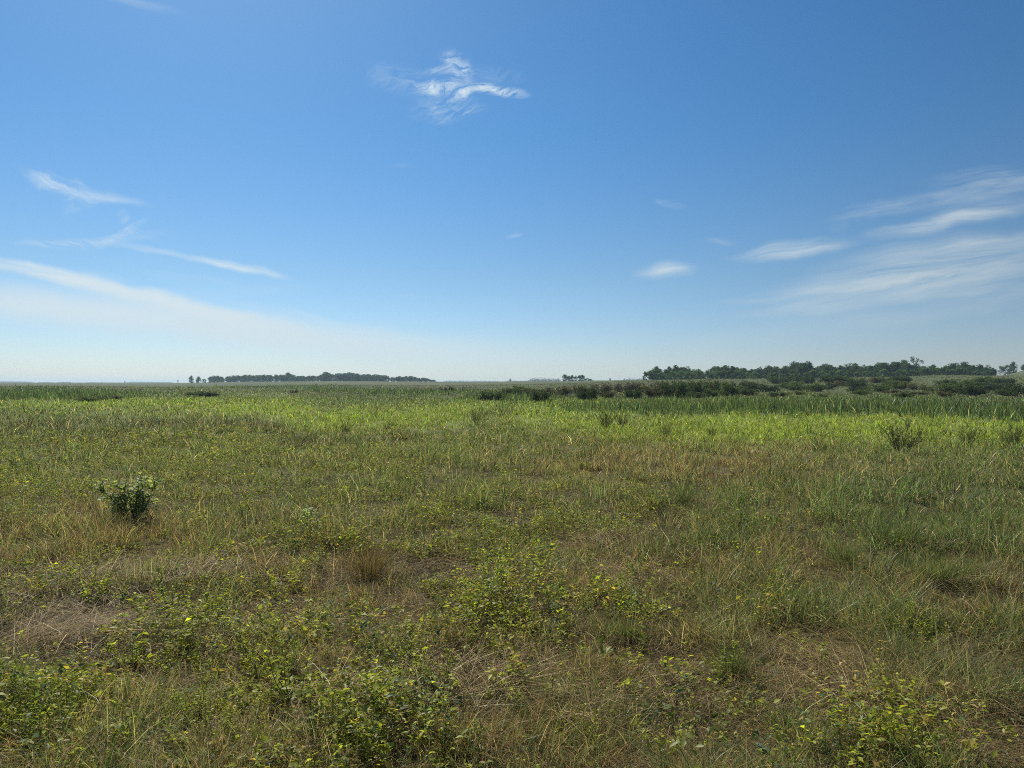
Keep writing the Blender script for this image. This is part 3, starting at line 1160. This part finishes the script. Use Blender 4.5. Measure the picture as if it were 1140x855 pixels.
# woods so far off that they read as one mass
def far_woods():
    A = Acc()
    r = np.random.default_rng(9)
    spans = [(-60, 37, 4600, 430.0), (42, 60, 5200, 430.5), (64, 82, 4300, 430.0), (85, 92, 4700, 430.8), (94, 140, 5600, 430), (140, 195, 5200, 428.8),
             (586, 627, 2600, 420), (690, 724, 2300, 419.5), (490, 560, 3600, 423.8), (560, 600, 3600, 423)]
    for (a, b, D, ty) in spans:
        k = int((b - a) * 3.2)
        for i in range(k):
            q = a + (b - a) * (i + r.random()) / k
            edge = min(1, min(q - a, b - q) / 8 + .35)
            dd = D + r.uniform(-80, 80)
            p = bearing(q, dd)
            H = max(3, (top_h(q, dd, p[2], [0, 2000], [ty, ty])) * edge * r.uniform(.75, 1.05))
            n = 50
            v = unit(r.normal(0, 1, (n, 3)))
            P = p + np.array([0, 0, H * .5]) + v * (r.random((n, 1)) ** .4) * np.array([5.5, 5.5, H * .5])
            ln = np.full(n, 2.6)
            V, f, C = leaves(P, unit(r.normal(0, 1, (n, 3))), unit(v + np.array([0, 0, .5])), ln, ln * .8, np.array([.042, .062, .034]) * np.exp(r.normal(0, .25, (n, 1))))
            A.add(V, f, C)
    o = A.build('far_woods', M_TREE)
    tag(o, 'hazy blue woods strung along the most distant skyline', 'far woods', kind='stuff')


far_woods()


# ------------------------------------------------------------------ willow scrub at the marsh edge
def make_bush(name, seed, col, n_clump=60, open_=0.0):
    r = np.random.default_rng(seed)
    root = empty(name)
    T = Acc()
    tips = []
    for i in range(12):
        a = r.random() * 6.283
        sp = r.uniform(.1, .9)
        pts = curve_pts((math.cos(a) * .15, math.sin(a) * .15, -.05), (math.cos(a) * sp, math.sin(a) * sp, 1), r.uniform(.6, .95), 5, r, .12)
        tube(T, pts, np.linspace(.02, .006, 6), sides=4)
        tips += pts[2:]
    T.build('stems', M_TWIG, root)
    A = Acc()
    for i in range(n_clump):
        if i < len(tips):
            c = np.array(tips[i])
        else:
            a = r.random() * 6.283
            e = r.random()
            rad = .62 * r.random() ** .5
            c = np.array([math.cos(a) * rad, math.sin(a) * rad, .08 + .85 * e * math.sqrt(max(.05, 1 - (rad / .75) ** 2))])
        m_ = 40
        v = unit(r.normal(0, 1, (m_, 3)))
        P = c + v * (r.random((m_, 1)) ** .4) * r.uniform(.09, .17)
        P[:, 2] = np.maximum(P[:, 2], .02)
        ln = .075 * (.6 + .8 * r.random(m_))
        V, f, C = leaves(P, unit(v + r.normal(0, .6, (m_, 3)) + np.array([0, 0, .3])), unit(v + np.array([0, 0, .6]) + r.normal(0, .5, (m_, 3))), ln, ln * .55,
                         np.array(col) * math.exp(r.normal(0, .2)) * np.exp(r.normal(0, .2, (m_, 1))))
        A.add(V, f, C)
    A.build('foliage', M_BUSH, root)
    return root


BUSH = {'dark': make_bush('willow_shrub', 21, (.046, .072, .030), 70), 'green': make_bush('green_shrub', 22, (.075, .110, .030), 70),
        'brown': make_bush('brownish_shrub', 23, (.085, .080, .040), 42)}
bush_used = set()


def put_bush(kind, px, py, w, h, label, group=None):
    p = at(px, py)
    D = p[1]
    sw = w / F * D / 1.35
    sh = h / F * D * 1.25
    if kind not in bush_used:
        bush_used.add(kind)
        o = BUSH[kind]
        o.location = p
        o.scale = (sw, sw, sh)
        o.rotation_euler = (0, 0, px * .7)
    else:
        o = dup(BUSH[kind], p, px * .7, (sw, sw, sh))
    tag(o, label, 'shrub', group)


GW = 'willow shrubs along the marsh edge'
for (k, px_, py_, w, h, lab) in [
    ('dark', 602, 447, 25, 11, 'dark rounded willow shrub standing alone, leftmost of the middle row'),
    ('dark', 655, 446, 23, 13, 'very dark round shrub below the small middle tree clump'),
    ('brown', 678, 444, 20, 9, 'brownish shrub right of the very dark round shrub'),
    ('dark', 704, 444, 22, 10, 'dark shrub just left of the long willow thicket'),
    ('brown', 727, 443, 30, 15, 'olive brown shrub at the left end of the long willow thicket'),
    ('dark', 748, 443, 34, 16, 'dark shrub second from left in the long willow thicket'),
    ('dark', 766, 442, 34, 17, 'darkest tall shrub in the middle of the long willow thicket'),
    ('brown', 779, 441, 30, 16, 'olive brown shrub right of the darkest thicket shrub'),
    ('dark', 792, 440, 28, 15, 'dark shrub just left of the pale green round bush'),
    ('green', 812, 441, 27, 13, 'pale green round bush standing in front of the thicket'),
    ('dark', 836, 436, 34, 10, 'dark shrub right of the pale green round bush'),
    ('dark', 857, 436, 22, 7, 'low dark shrub at the right tail of the thicket'),
    ('brown', 585, 441, 24, 9, 'low brownish shrub left of the lone rounded willow'),
    ('brown', 622, 441, 30, 11, 'brownish shrub between the lone rounded willow and the very dark shrub'),
    ('brown', 640, 439, 30, 11, 'tall brownish shrub behind the very dark round shrub'),
    ('brown', 668, 438, 30, 11, 'brownish shrub behind and right of the very dark shrub'),
    ('brown', 695, 437, 30, 11, 'brownish shrub behind the dark shrub left of the thicket'),
    ('brown', 716, 436, 26, 10, 'brownish shrub behind the left end of the thicket'),
    ('brown', 742, 433, 30, 9, 'brown shrub rising behind the thicket, left part'),
    ('brown', 820, 432, 34, 8, 'brown shrub rising behind the pale green bush'),
    ('green', 880, 433, 26, 7, 'low green shrub right of the thicket tail'),
    ('dark', 900, 427, 15, 7, 'small dark shrub on the slope under the highest hump of the wood'),
    ('green', 905, 436, 24, 8, 'bright green shrub below the small dark slope shrub'),
    ('brown', 925, 431, 24, 6, 'low brown shrub right of the bright green slope shrub'),
    ('dark', 952, 430, 28, 8, 'wide dark shrub on the slope left of centre right'),
    ('dark', 937, 422, 16, 3, 'thin dark line of shrub high on the slope'),
    ('green', 975, 436, 28, 7, 'green shrub low on the slope right of the wide dark shrub'),
    ('dark', 1004, 427, 22, 8, 'dark rounded shrub on the slope below the tufted tree'),
    ('green', 1001, 433, 32, 8, 'green shrub just below the dark rounded slope shrub'),
    ('brown', 1022, 434, 24, 7, 'brown shrub right of the green slope shrub'),
    ('dark', 1056, 431, 28, 8, 'dark shrub on the right slope, upper of three'),
    ('green', 1048, 438, 34, 9, 'green shrub on the right slope, lower left of three'),
    ('dark', 1083, 441, 36, 12, 'large dark shrub on the right slope, lower right of three'),
    ('green', 1070, 435, 34, 8, 'green shrub between the three right slope shrubs'),
    ('dark', 1112, 435, 34, 9, 'long dark shrub near the right photo edge'),
    ('dark', 1138, 441, 30, 13, 'olive shrub cut by the right photo edge'),
    ('green', 1122, 441, 26, 8, 'green shrub left of the shrub at the right photo edge'),
    ('dark', 232, 442, 30, 6, 'low dark shrub in the grass below the far left wood'),
    ('dark', 214, 441, 16, 4, 'tiny dark shrub left of the low dark shrub on the left'),
    ('green', 103, 447, 30, 5, 'low green shrub at the end of the left reed bed'),
    ('brown', 121, 445, 30, 5, 'brownish low shrub right of the shrub by the left reed bed'),
    ('dark', 548, 446, 34, 10, 'dark green shrubby patch left of the middle shrub row'),
    ('dark', 568, 440, 30, 7, 'low dark shrub behind the shrubby patch'),
    ('brown', 497, 436, 18, 6, 'small dark brown shrub on the middle plain'),
    ('brown', 327, 438, 10, 4, 'tiny grey shrub on the plain before the far left wood'),
]:
    put_bush(k, px_, py_, w, h, lab, GW)


br_ = random.Random(8)
for i in range(46):
    qx = br_.uniform(845, 1145)
    qy = br_.uniform(424, 443)
    k = br_.choice(('green', 'green', 'brown', 'dark'))
    side = 'left' if qx < 945 else ('middle' if qx < 1045 else 'right')
    w = br_.uniform(12, 28)
    put_bush(k, qx, qy, w, w * br_.uniform(.2, .32), 'low %s scrub bush on the %s of the slope below the right wood' % ({'green': 'green', 'brown': 'brownish', 'dark': 'dark'}[k], side),
             'low scrub on the slope below the right wood')
for i in range(16):
    qx = br_.uniform(560, 850)
    k = br_.choice(('green', 'brown', 'dark', 'brown'))
    w = br_.uniform(14, 30)
    put_bush(k, qx, br_.uniform(436, 444), w, w * br_.uniform(.22, .34), 'low %s scrub filling in between the larger marsh edge willows' % {'green': 'green', 'brown': 'brownish', 'dark': 'dark'}[k],
             'low scrub between the marsh edge willows')


# ------------------------------------------------------------------ single plants in the meadow
def make_weed(name, seed, n_stem, H, spread, n_leaf, leaf, ratio, c_top, c_low, bare=0.0, stem_r=.004):
    r = np.random.default_rng(seed)
    root = empty(name)
    T = Acc()
    A = Acc()
    for i in range(n_stem):
        a = r.random() * 6.283
        s = spread * r.uniform(.3, 1)
        h = H * r.uniform(.7, 1.05)
        pts = curve_pts((math.cos(a) * .02, math.sin(a) * .02, -.02), (math.cos(a) * s, math.sin(a) * s, 1), h, 6, r, .07, .03)
        tube(T, pts, np.linspace(stem_r, stem_r * .45, 7), sides=5)
        pts = np.array(pts)
        t = bare + (1 - bare) * (np.arange(n_leaf) + r.random(n_leaf)) / n_leaf
        k = np.minimum((t * 6).astype(int), 5)
        P = pts[k] + (pts[k + 1] - pts[k]) * (t * 6 - k)[:, None]
        ang = np.arange(n_leaf) * 2.4 + r.random() * 6 + r.normal(0, .3, n_leaf)
        ax = np.column_stack([np.cos(ang), np.sin(ang), .05 + .6 * t + r.normal(0, .3, n_leaf)])
        nr = np.column_stack([r.normal(0, .3, n_leaf), r.normal(0, .3, n_leaf), np.ones(n_leaf)])
        nr -= ax * .3
        ln = leaf * (1.15 - .55 * t) * r.uniform(.75, 1.25, n_leaf)
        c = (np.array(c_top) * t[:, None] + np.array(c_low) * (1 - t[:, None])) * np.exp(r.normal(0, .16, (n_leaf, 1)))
        V, f, C = leaves(P, ax, nr, ln, ln * ratio, c)
        A.add(V, f, C)
    T.build('stem', M_STEM, root)
    A.build('leaves', M_LEAF, root)
    return root


def make_crowned(name, seed, n_stem, H, width, leaf, c_top, c_low):
    """several bare stalks carrying one broad leafy crown"""
    r = np.random.default_rng(seed)
    root = empty(name)
    T = Acc()
    A = Acc()
    for i in range(n_stem):
        a = 6.283 * i / n_stem + r.normal(0, .3)
        s = width * .5 * r.uniform(.35, 1.0)
        pts = curve_pts((math.cos(a) * .05, math.sin(a) * .05, -.02), (math.cos(a) * s / H, math.sin(a) * s / H, 1), H * r.uniform(.62, .95), 6, r, .06, .03)
        tube(T, pts, np.linspace(.012, .006, 7), sides=6)
        for j in range(9):
            k = r.integers(2, 7)
            b = curve_pts(pts[k], (r.normal(0, .7), r.normal(0, .7), .7), H * r.uniform(.12, .26), 3, r, .15)
            tube(T, b, np.linspace(.005, .003, 4), sides=4)
            b = np.array(b)
            m_ = 12
            t = r.random(m_)
            k2 = np.minimum((t * 3).astype(int), 2)
            P = b[k2] + (b[k2 + 1] - b[k2]) * (t * 3 - k2)[:, None] + r.normal(0, .012, (m_, 3))
            an = r.random(m_) * 6.283
            ax = np.column_stack([np.cos(an), np.sin(an), r.normal(.5, .4, m_)])
            nr = np.column_stack([r.normal(0, .5, m_), r.normal(0, .5, m_), np.ones(m_)])
            ln = leaf * r.uniform(.6, 1.2, m_)
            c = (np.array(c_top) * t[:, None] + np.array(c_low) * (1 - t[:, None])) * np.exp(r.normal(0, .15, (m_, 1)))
            V, f, C = leaves(P, ax, nr, ln, ln * .5, c)
            A.add(V, f, C)
    T.build('stem', M_STEM, root)
    A.build('leaves', M_LEAF, root)
    return root


def make_tussock(name, seed, n, H, rad, c1, c2, wd=.004):
    r = np.random.default_rng(seed)
    root = empty(name)
    a = r.random(n) * 6.283
    q = np.abs(r.normal(0, .4, n)) * rad
    P = np.column_stack([np.cos(a) * q, np.sin(a) * q, np.full(n, -.01)])
    h = H * r.uniform(.5, 1.1, n)
    br = np.exp(r.normal(0, .25, (n, 1)))
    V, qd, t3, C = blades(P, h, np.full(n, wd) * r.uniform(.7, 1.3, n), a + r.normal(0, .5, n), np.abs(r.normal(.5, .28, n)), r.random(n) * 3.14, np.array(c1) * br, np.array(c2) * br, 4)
    A = Acc()
    A.add(V, qd + [t3], C)
    A.build('blades', M_GRASS, root)
    # last year's collapsed stalks round the foot
    m_ = n // 5
    a = r.random(m_) * 6.283
    P = np.column_stack([np.cos(a) * rad * .3, np.sin(a) * rad * .3, np.full(m_, .03)])
    c = np.array([.33, .26, .16]) * np.exp(r.normal(0, .25, (m_, 1)))
    V, qd, t3, C = blades(P, H * r.uniform(.4, .8, m_), np.full(m_, wd), a + r.normal(0, .4, m_), 1.6 + r.random(m_), r.random(m_) * 3.14, c, c, 4)
    B = Acc()
    B.add(V, qd + [t3], C)
    B.build('dead_stalks', M_STRAW, root)
    return root


def place(root, px, py, s=1.0, rz=0.0):
    root.location = at(px, py)
    root.rotation_euler = (0, 0, rz)
    root.scale = s if isinstance(s, tuple) else (s, s, s)
    return root


GG = (.115, .135, .075)
o = make_crowned('milkweed_clump', 31, 13, .76, .80, .062, (.36, .42, .24), (.17, .21, .12))
tag(place(o, 148, 583, (1.35, 1.35, .9), .4), 'dark grey green bushy plant standing tallest in the left meadow', 'plant')
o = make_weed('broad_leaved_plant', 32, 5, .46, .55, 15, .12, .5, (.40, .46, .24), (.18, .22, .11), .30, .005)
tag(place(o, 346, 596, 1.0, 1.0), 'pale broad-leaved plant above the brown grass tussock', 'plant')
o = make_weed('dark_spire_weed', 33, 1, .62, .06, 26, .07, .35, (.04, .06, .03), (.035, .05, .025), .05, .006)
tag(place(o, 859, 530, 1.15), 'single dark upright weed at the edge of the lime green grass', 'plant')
o2 = dup(o, at(487, 479), 1.0, 1.1)
tag(o2, 'tiny dark upright weed in the middle of the lime band', 'plant')
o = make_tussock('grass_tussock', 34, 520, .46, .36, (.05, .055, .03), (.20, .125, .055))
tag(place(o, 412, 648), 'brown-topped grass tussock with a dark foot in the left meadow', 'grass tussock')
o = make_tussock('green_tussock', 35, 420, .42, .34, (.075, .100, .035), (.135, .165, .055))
TZ = random.Random(4)
GT = 'grass tussocks in the foreground'
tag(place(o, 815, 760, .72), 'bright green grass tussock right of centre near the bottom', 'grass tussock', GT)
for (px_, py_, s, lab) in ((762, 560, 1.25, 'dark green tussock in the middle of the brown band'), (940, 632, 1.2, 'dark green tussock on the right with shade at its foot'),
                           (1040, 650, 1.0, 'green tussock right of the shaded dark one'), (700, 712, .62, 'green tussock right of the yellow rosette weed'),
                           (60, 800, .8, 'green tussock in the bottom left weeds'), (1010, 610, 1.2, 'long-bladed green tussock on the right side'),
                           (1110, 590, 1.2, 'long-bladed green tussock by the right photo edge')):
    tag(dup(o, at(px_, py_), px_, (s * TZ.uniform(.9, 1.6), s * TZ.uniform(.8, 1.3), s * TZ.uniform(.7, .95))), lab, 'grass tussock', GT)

# leafy weeds one can pick out in the foreground
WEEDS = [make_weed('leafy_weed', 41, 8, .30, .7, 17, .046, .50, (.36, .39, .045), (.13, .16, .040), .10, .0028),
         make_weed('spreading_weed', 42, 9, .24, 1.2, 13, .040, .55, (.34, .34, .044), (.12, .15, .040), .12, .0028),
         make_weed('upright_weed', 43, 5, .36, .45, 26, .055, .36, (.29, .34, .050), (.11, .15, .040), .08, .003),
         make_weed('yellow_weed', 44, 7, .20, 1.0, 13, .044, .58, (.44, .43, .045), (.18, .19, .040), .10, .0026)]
WW = ('bushy yellow green', 'spreading light green', 'upright mid green', 'small yellowish')
wfirst = set()


def put_weed(k, px_, py_, s, label, group):
    p = at(px_, py_)
    if k not in wfirst:
        wfirst.add(k)
        o = place(WEEDS[k], px_, py_, s, px_ * .37)
    else:
        o = dup(WEEDS[k], p, px_ * .37, s)
    tag(o, label, 'weed', group)


NAMED = [(3, 628, 703, 1.0, 'compact yellow rosette weed in the centre foreground'), (0, 545, 668, 1.1, 'bushy weed beside the dark hollow in the centre'),
         (2, 560, 655, 1.1, 'upright weed behind the bushy weed in the centre'), (1, 470, 705, 1.0, 'spreading weed left of the yellow rosette weed'),
         (0, 440, 745, 1.0, 'pale leafed weed left of centre near the bottom'), (2, 488, 780, 1.0, 'dark thin upright weed at the bottom centre'),
         (0, 100, 675, 1.2, 'wide bright weed at the left above the straw mat'), (1, 130, 668, 1.0, 'spreading weed right of the wide bright weed'),
         (0, 235, 690, 1.2, 'bushy green weed beside the gully on the left'), (2, 190, 680, 1.2, 'upright weed at the head of the left gully'),
         (1, 215, 705, 1.0, 'spreading weed at the right rim of the left gully'), (0, 290, 670, 1.1, 'leafy weed right of the left gully'),
         (0, 290, 745, 1.3, 'tall bright weed in the lower left'), (0, 330, 785, 1.6, 'largest tall weed in the lower left, bright topped'),
         (0, 350, 700, 1.0, 'leafy weed above the largest tall weed'), (3, 370, 690, .9, 'yellowish weed right of the leafy weed above the tall one'),
         (3, 935, 697, .9, 'small yellow weed alone on the right brown grass'), (3, 880, 715, .8, 'small yellow weed left of the lone yellow one on the right'),
         (0, 1010, 850, 1.2, 'dark leafy weed at the bottom right corner area'), (3, 955, 812, .8, 'small yellow weed above the bottom right leafy weed'),
         (3, 700, 745, .9, 'yellow topped weed right of centre'), (3, 600, 775, .7, 'small yellow sprig in the matted grass at the bottom'),
         (3, 660, 785, .7, 'yellow sprig at the right side of the matted grass'), (0, 645, 845, 1.0, 'leafy weed at the bottom edge right of centre'),
         (0, 740, 850, 1.0, 'leafy weed at the bottom edge, second right of centre'), (1, 505, 850, .9, 'spreading weed at the bottom edge in the middle'),
         (3, 850, 608, 1.0, 'faint yellow weed at the edge of the green grass'), (3, 715, 640, .9, 'yellow weed right of the pale straw patch'),
         (2, 665, 660, 1.0, 'upright weed below the pale straw patch'), (0, 690, 695, 1.2, 'bright green bushy weed in the centre right')]
for n in NAMED:
    put_weed(*n, 'leafy weeds in the foreground')
wr = random.Random(12)
AREAS = [(0, 400, 745, 855, 120, 'in the weed patch at the bottom left'), (60, 330, 655, 730, 30, 'around the gully on the left'), (330, 600, 610, 740, 34, 'in the left centre foreground'),
         (0, 220, 600, 650, 16, 'in the brown grass on the far left'), (230, 420, 590, 640, 16, 'around the brown grass tussock'), (600, 780, 600, 700, 20, 'around the pale straw patch'),
         (620, 1100, 700, 850, 14, 'in the brown grass at the bottom right')]
for (x0, x1, y0, y1, n, where) in AREAS:
    # weeds come in clusters
    cen = [(wr.uniform(x0, x1), wr.uniform(y0, y1)) for _ in range(max(3, n // 5))]
    for i in range(n):
        c = wr.choice(cen)
        k = wr.choices((0, 1, 2, 3), (3, 3, 2, 2))[0]
        qx = min(max(c[0] + wr.gauss(0, 22), x0 - 5), x1)
        qy = min(max(c[1] + wr.gauss(0, 9), y0), y1)
        put_weed(k, qx, qy, wr.uniform(.45, .9), '%s weed %s' % (WW[k], where), 'leafy weeds ' + where)


# bare-stemmed brush in the lime band
def make_brush(name, seed, n_stem, col, leafy):
    r = np.random.default_rng(seed)
    root = empty(name)
    T = Acc()
    A = Acc()
    for i in range(n_stem):
        a = r.random() * 6.283
        s = r.uniform(.1, .9)
        pts = curve_pts((math.cos(a) * .06, math.sin(a) * .06, -.03), (math.cos(a) * s, math.sin(a) * s, 1), r.uniform(.6, 1.05), 6, r, .08, .02)
        tube(T, pts, np.linspace(.008, .003, 7), sides=4)
        for j in range(4):
            k = r.integers(2, 6)
            b = curve_pts(pts[k], (r.normal(0, .6), r.normal(0, .6), 1), r.uniform(.1, .25), 3, r, .1)
            tube(T, b, np.linspace(.006, .003, 4), sides=3)
            m_ = leafy
            P = np.array(b)[r.integers(0, 4, m_)] + r.normal(0, .015, (m_, 3))
            ln = .055 * (.6 + .8 * r.random(m_))
            V, f, C = leaves(P, unit(r.normal(0, .6, (m_, 3)) + np.array([0, 0, .8])), unit(r.normal(0, 1, (m_, 3))), ln, ln * .35, np.array(col) * np.exp(r.normal(0, .2, (m_, 1))))
            A.add(V, f, C)
    T.build('stems', M_TWIG, root)
    A.build('leaves', M_BUSH, root)
    return root


b1 = make_brush('twiggy_brush', 51, 24, (.19, .22, .08), 9)
first = True
for (px_, py_, h, lab) in ((1003, 505, 40, 'widest twiggy brush with bare stems in the lime green grass'), (1128, 498, 30, 'dark twiggy brush by the right photo edge'),
                           (1078, 496, 28, 'thin twiggy brush between the widest and the right edge one'), (675, 478, 26, 'greyish twiggy brush in the middle of the lime band'),
                           (692, 476, 20, 'short twiggy brush right of the greyish one'), (530, 472, 18, 'dark twiggy brush left of centre in the lime band'),
                           (741, 487, 18, 'faint twiggy brush right of centre in the lime band'), (792, 487, 14, 'low grey brush in the bright lime grass'),
                           (432, 480, 12, 'low brush at the right end of the dark weed strip'), (385, 482, 12, 'low brush within the dark weed strip')):
    p = at(px_, py_)
    s = h / F * p[1]
    if first:
        o = b1
        o.location = p
        o.scale = (s * 1.3, s * 1.3, s)
        first = False
    else:
        o = dup(b1, p, px_, s)
    tag(o, lab, 'brush', 'twiggy brush in the lime green grass')


# ------------------------------------------------------------------ haze
def haze():
    m = bpy.data.materials.new('haze')
    m.use_nodes = True
    nt = m.node_tree
    nt.nodes.clear()
    out = nt.nodes.new('ShaderNodeOutputMaterial')
    v = nt.nodes.new('ShaderNodeVolumePrincipled')
    v.inputs['Color'].default_value = (.62, .85, 1.0, 1)
    v.inputs['Density'].default_value = 1.5e-4
    v.inputs['Anisotropy'].default_value = 0.2
    nt.links.new(v.outputs[0], out.inputs['Volume'])
    e = GROUND_R + 60
    z0, z1 = -6.0, 38.0
    V = np.array([(x, y, z) for z in (z0, z1) for x, y in ((-e, -e), (e, -e), (e, e), (-e, e))])
    f = np.array([(3, 2, 1, 0), (4, 5, 6, 7), (0, 1, 5, 4), (1, 2, 6, 5), (2, 3, 7, 6), (3, 0, 4, 7)])
    o = mesh_obj('haze', V, [f], m)
    tag(o, 'thin pale summer haze lying over the whole plain', 'haze', kind='stuff')


haze()
